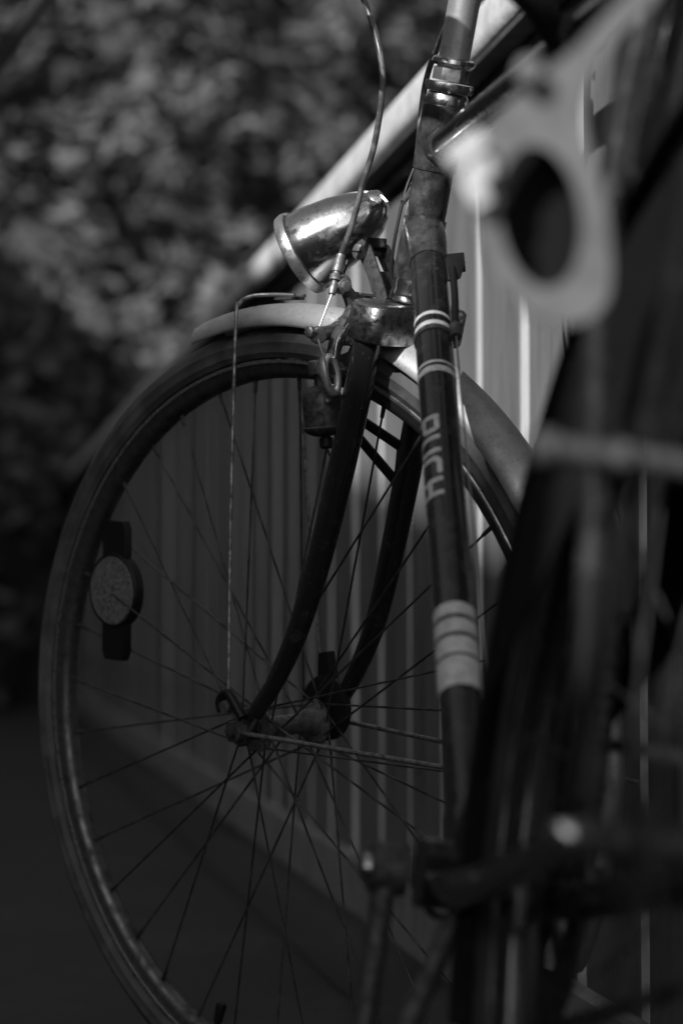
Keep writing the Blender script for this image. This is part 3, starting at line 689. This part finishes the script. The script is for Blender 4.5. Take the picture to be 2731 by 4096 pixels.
def pl(x, z, y=.88): return w2b((x, y, z))
PO = [(.1495, .748), (.1270, .7000), (.1075, .6775), (.0926, .6612), (.0706, .6426), (.0570, .6270), (.0520, .6185), (.0503, .6085), (.0535, .5880), (.0619, .5676), (.0722, .5557), (.0826, .5515), (.0945, .5514),
      (.1045, .5600), (.1064, .5760), (.1042, .5990), (.0977, .6205), (.0960, .6355), (.1010, .6525), (.1110, .6680), (.1300, .6880), (.1545, .742)]
Pc = curve([(x, 0, z) for x, z in PO], 3)
hc = V((.0782, 0, .5933)); hl = [hc + V((.0163 * cos(q) - .0032 * sin(q), 0, .0285 * sin(q) + .0012 * cos(q))) for q in [2 * pi * i / 32 for i in range(32)]]
bmp = bmesh.new()
def addloop(pts): vs_ = [bmp.verts.new(p) for p in pts]; return [bmp.edges.new((vs_[i], vs_[(i + 1) % len(vs_)])) for i in range(len(vs_))]
es = addloop(Pc) + addloop(hl)
bmesh.ops.triangle_fill(bmp, use_beauty=True, edges=es)
ext = bmesh.ops.extrude_face_region(bmp, geom=bmp.faces[:])
bmesh.ops.translate(bmp, vec=(0, -.003, 0), verts=[e for e in ext['geom'] if isinstance(e, bmesh.types.BMVert)])
for v_ in bmp.verts: v_.co = w2b((v_.co.x, .885 + v_.co.y + (v_.co.x - .08) * .1, v_.co.z))
bmesh.ops.recalc_face_normals(bmp, faces=bmp.faces)
me = bpy.data.meshes.new('bracket_plate'); bmp.to_mesh(me); me.materials.append(M['palemetal'])
plate = bpy.data.objects.new('bracket_plate', me); COL.objects.link(plate); plate.parent = rk; tag(plate, 'pale grey plate with a dark oval hole')
mb = MB(); mb.lathe(w2b((.0782, .905, .5933)), w2bd((0, -1, 0)), [(-.003, .0), (-.003, .034), (0, .034), (.0, 0)], 30)
gz = w2b((.0782, .905, .5933)); uz = w2bd((0, 0, 1)); mb.v = [gz + (p - gz) - ((p - gz) - uz * (p - gz).dot(uz)) * .45 for p in mb.v]
mb.build('hole_backing', 'flatblack', rk)  # added dark disc that keeps the view through the hole black
mb = MB(); mb.lathe(w2b((.0540, .876, .6100)), w2bd((.1, -1, .1)), [(-.006, 0), (-.006, .0065), (.002, .0065), (.004, .0045), (.004, 0)], 18)
mb.box(w2b((.0480, .872, .6180)), w2bd((.0065, 0, .005)), w2bd((0, .002, 0)), w2bd((-.0020, 0, .003))); mb.box(w2b((.0520, .872, .6020)), w2bd((.003, 0, -.006)), w2bd((0, .002, 0)), w2bd((.003, 0, .0015)))
mb.build('wing_nut', 'zinc', rk)
mb = MB(); mb.lathe(w2b((.0735, .874, .6490)), w2bd((0, -1, 0)), [(-.004, 0), (-.004, .0055), (.002, .0055), (.004, .003), (.004, 0)], 18); mb.build('bolt', 'palemetal', rk)
mb = MB(); mb.tube([w2b((.0780, .868, .5010)), w2b((.1330, .874, .4945)), w2b((.1900, .880, .4880))], .0052, 16)
mb.lathe(w2b((.0775, .868, .5012)), w2bd((-1, 0, .1)), [(-.004, .0), (-.004, .0072), (.002, .0072), (.004, .004), (.004, 0)], 18)
mb.lathe(w2b((.1080, .868, .4975)), w2bd((0, -1, 0)), [(0, .0), (0, .0065), (.004, .006), (.007, .004), (.008, 0)], 18)
mb.build('carrier_peg', 'darksteel', rk)
mb = MB(); mb.lathe(RH + V((0, .060, 0)), (0, 1, 0), [(0, 0), (0, .0085), (.004, .0085), (.008, .007), (.011, .004), (.012, 0)], 18); mb.build('axle_cap', 'chrome', rw)

# ------------------------------------------------------------------ thin bare sapling at the left edge
sap = empty('sapling', (-1.25, 3.2, GZ)); tag(sap, 'thin dark sapling leaning across the top left corner of the picture', 'sapling')
ws = lambda p: V(p) - sap.location
mb = MB(); P_ = curve([ws((-1.25, 3.2, GZ)), ws((-.86, 3.21, .75)), ws((-.60, 3.2, 1.085)), ws((-.46, 3.2, 1.275)), ws((-.30, 3.2, 1.52)), ws((-.24, 3.22, 1.9))], 6)
mb.tube(P_, lerpr([.019, .0165, .0145, .0135, .011, .006], len(P_)), 10); mb.build('trunk', 'darkbark', sap)
mb = MB(); rs = random.Random(5)
for k in range(9):
    a = ws((-.30 + .01 * k, 3.2, 1.56 + .04 * k)); b = a + V((rs.uniform(-.3, .3), rs.uniform(-.3, .3), rs.uniform(.1, .3))); mb.tube([a, b], [.004, .0015], 6)
mb.build('twigs', 'bark', sap)
mb = MB(); leaves(mb, lambda: (ws((-.28 + rs.uniform(-.35, .35), 3.2 + rs.uniform(-.35, .35), 1.95 + rs.uniform(-.22, .3))), 1., rs.randint(0, 1)), 260, .05)
tag(mb.build('leaves', ['leafd', 'leafl'], sap, smooth=False), kind='stuff')

# ------------------------------------------------------------------ added off-frame blockers, shaped to shade the lower half of the bicycle
def wallbox(name, mname, x0, x1, y0, y1, z0, z1, parent=None):
    mb = MB(); mb.box(((x0 + x1) / 2, (y0 + y1) / 2, (z0 + z1) / 2), ((x1 - x0) / 2, 0, 0), (0, (y1 - y0) / 2, 0), (0, 0, (z1 - z0) / 2)); return mb.build(name, mname, parent, smooth=False)
HZ = 3.46
hs_ = wallbox('shade_house', 'render', -8, -3.0, -3.35, 2.4, GZ, HZ)  # added building, its height set by where the shade line falls
tag(hs_, 'added unseen building, shaped to shade the lower half of the bicycle', 'shade_house')
for k in range(2):
    wf = wallbox('window', 'pane', -3.0, -2.985, -2.5 + k * 2.4, -1.3 + k * 2.4, 1.0, 2.3, hs_)
wallbox('shade_slab', 'render', -3.12, -2.99, -3.66, -3.20, HZ - .4, HZ + 1.5, hs_)  # added slab, throws the right end of the fence into shade
mb = MB(); mb.prism([(-3.055, -1.25, HZ - .1), (-3.055, 2.4, HZ - .1), (-3.055, 2.4, HZ + .40), (-3.055, .30, HZ + .40), (-3.055, -.45, HZ + .24), (-3.055, -1.25, HZ + .06)], (.13, 0, 0)); mb.build('shade_slab', 'render', hs_, smooth=False)  # added stepped edge, shades the far rail and boards
rfm = MB(); rfm.prism([(-8.3, -.475, HZ + .002), (-3.0, -.475, HZ + .002), (-5.6, -.475, HZ + 1.0)], (0, 5.7, 0)); rfm.build('roof', 'roof', hs_, smooth=False)
ax_ = wallbox('shade_annexe', 'render', -7.5, -3.0, -14, -3.352, GZ, HZ - .13)  # added lower block, lets sun reach the carrier plate
tag(ax_, 'added unseen flat-roofed block, its lower top shapes the shade line', 'shade_annexe')
gw = wallbox('shade_wall', 'render', -3.3, -3.05, 2.42, 16, GZ, 3.48)  # added wall, keeps sun off the far rail
tag(gw, 'added unseen wall, placed to shade the far rail and ground', 'wall')
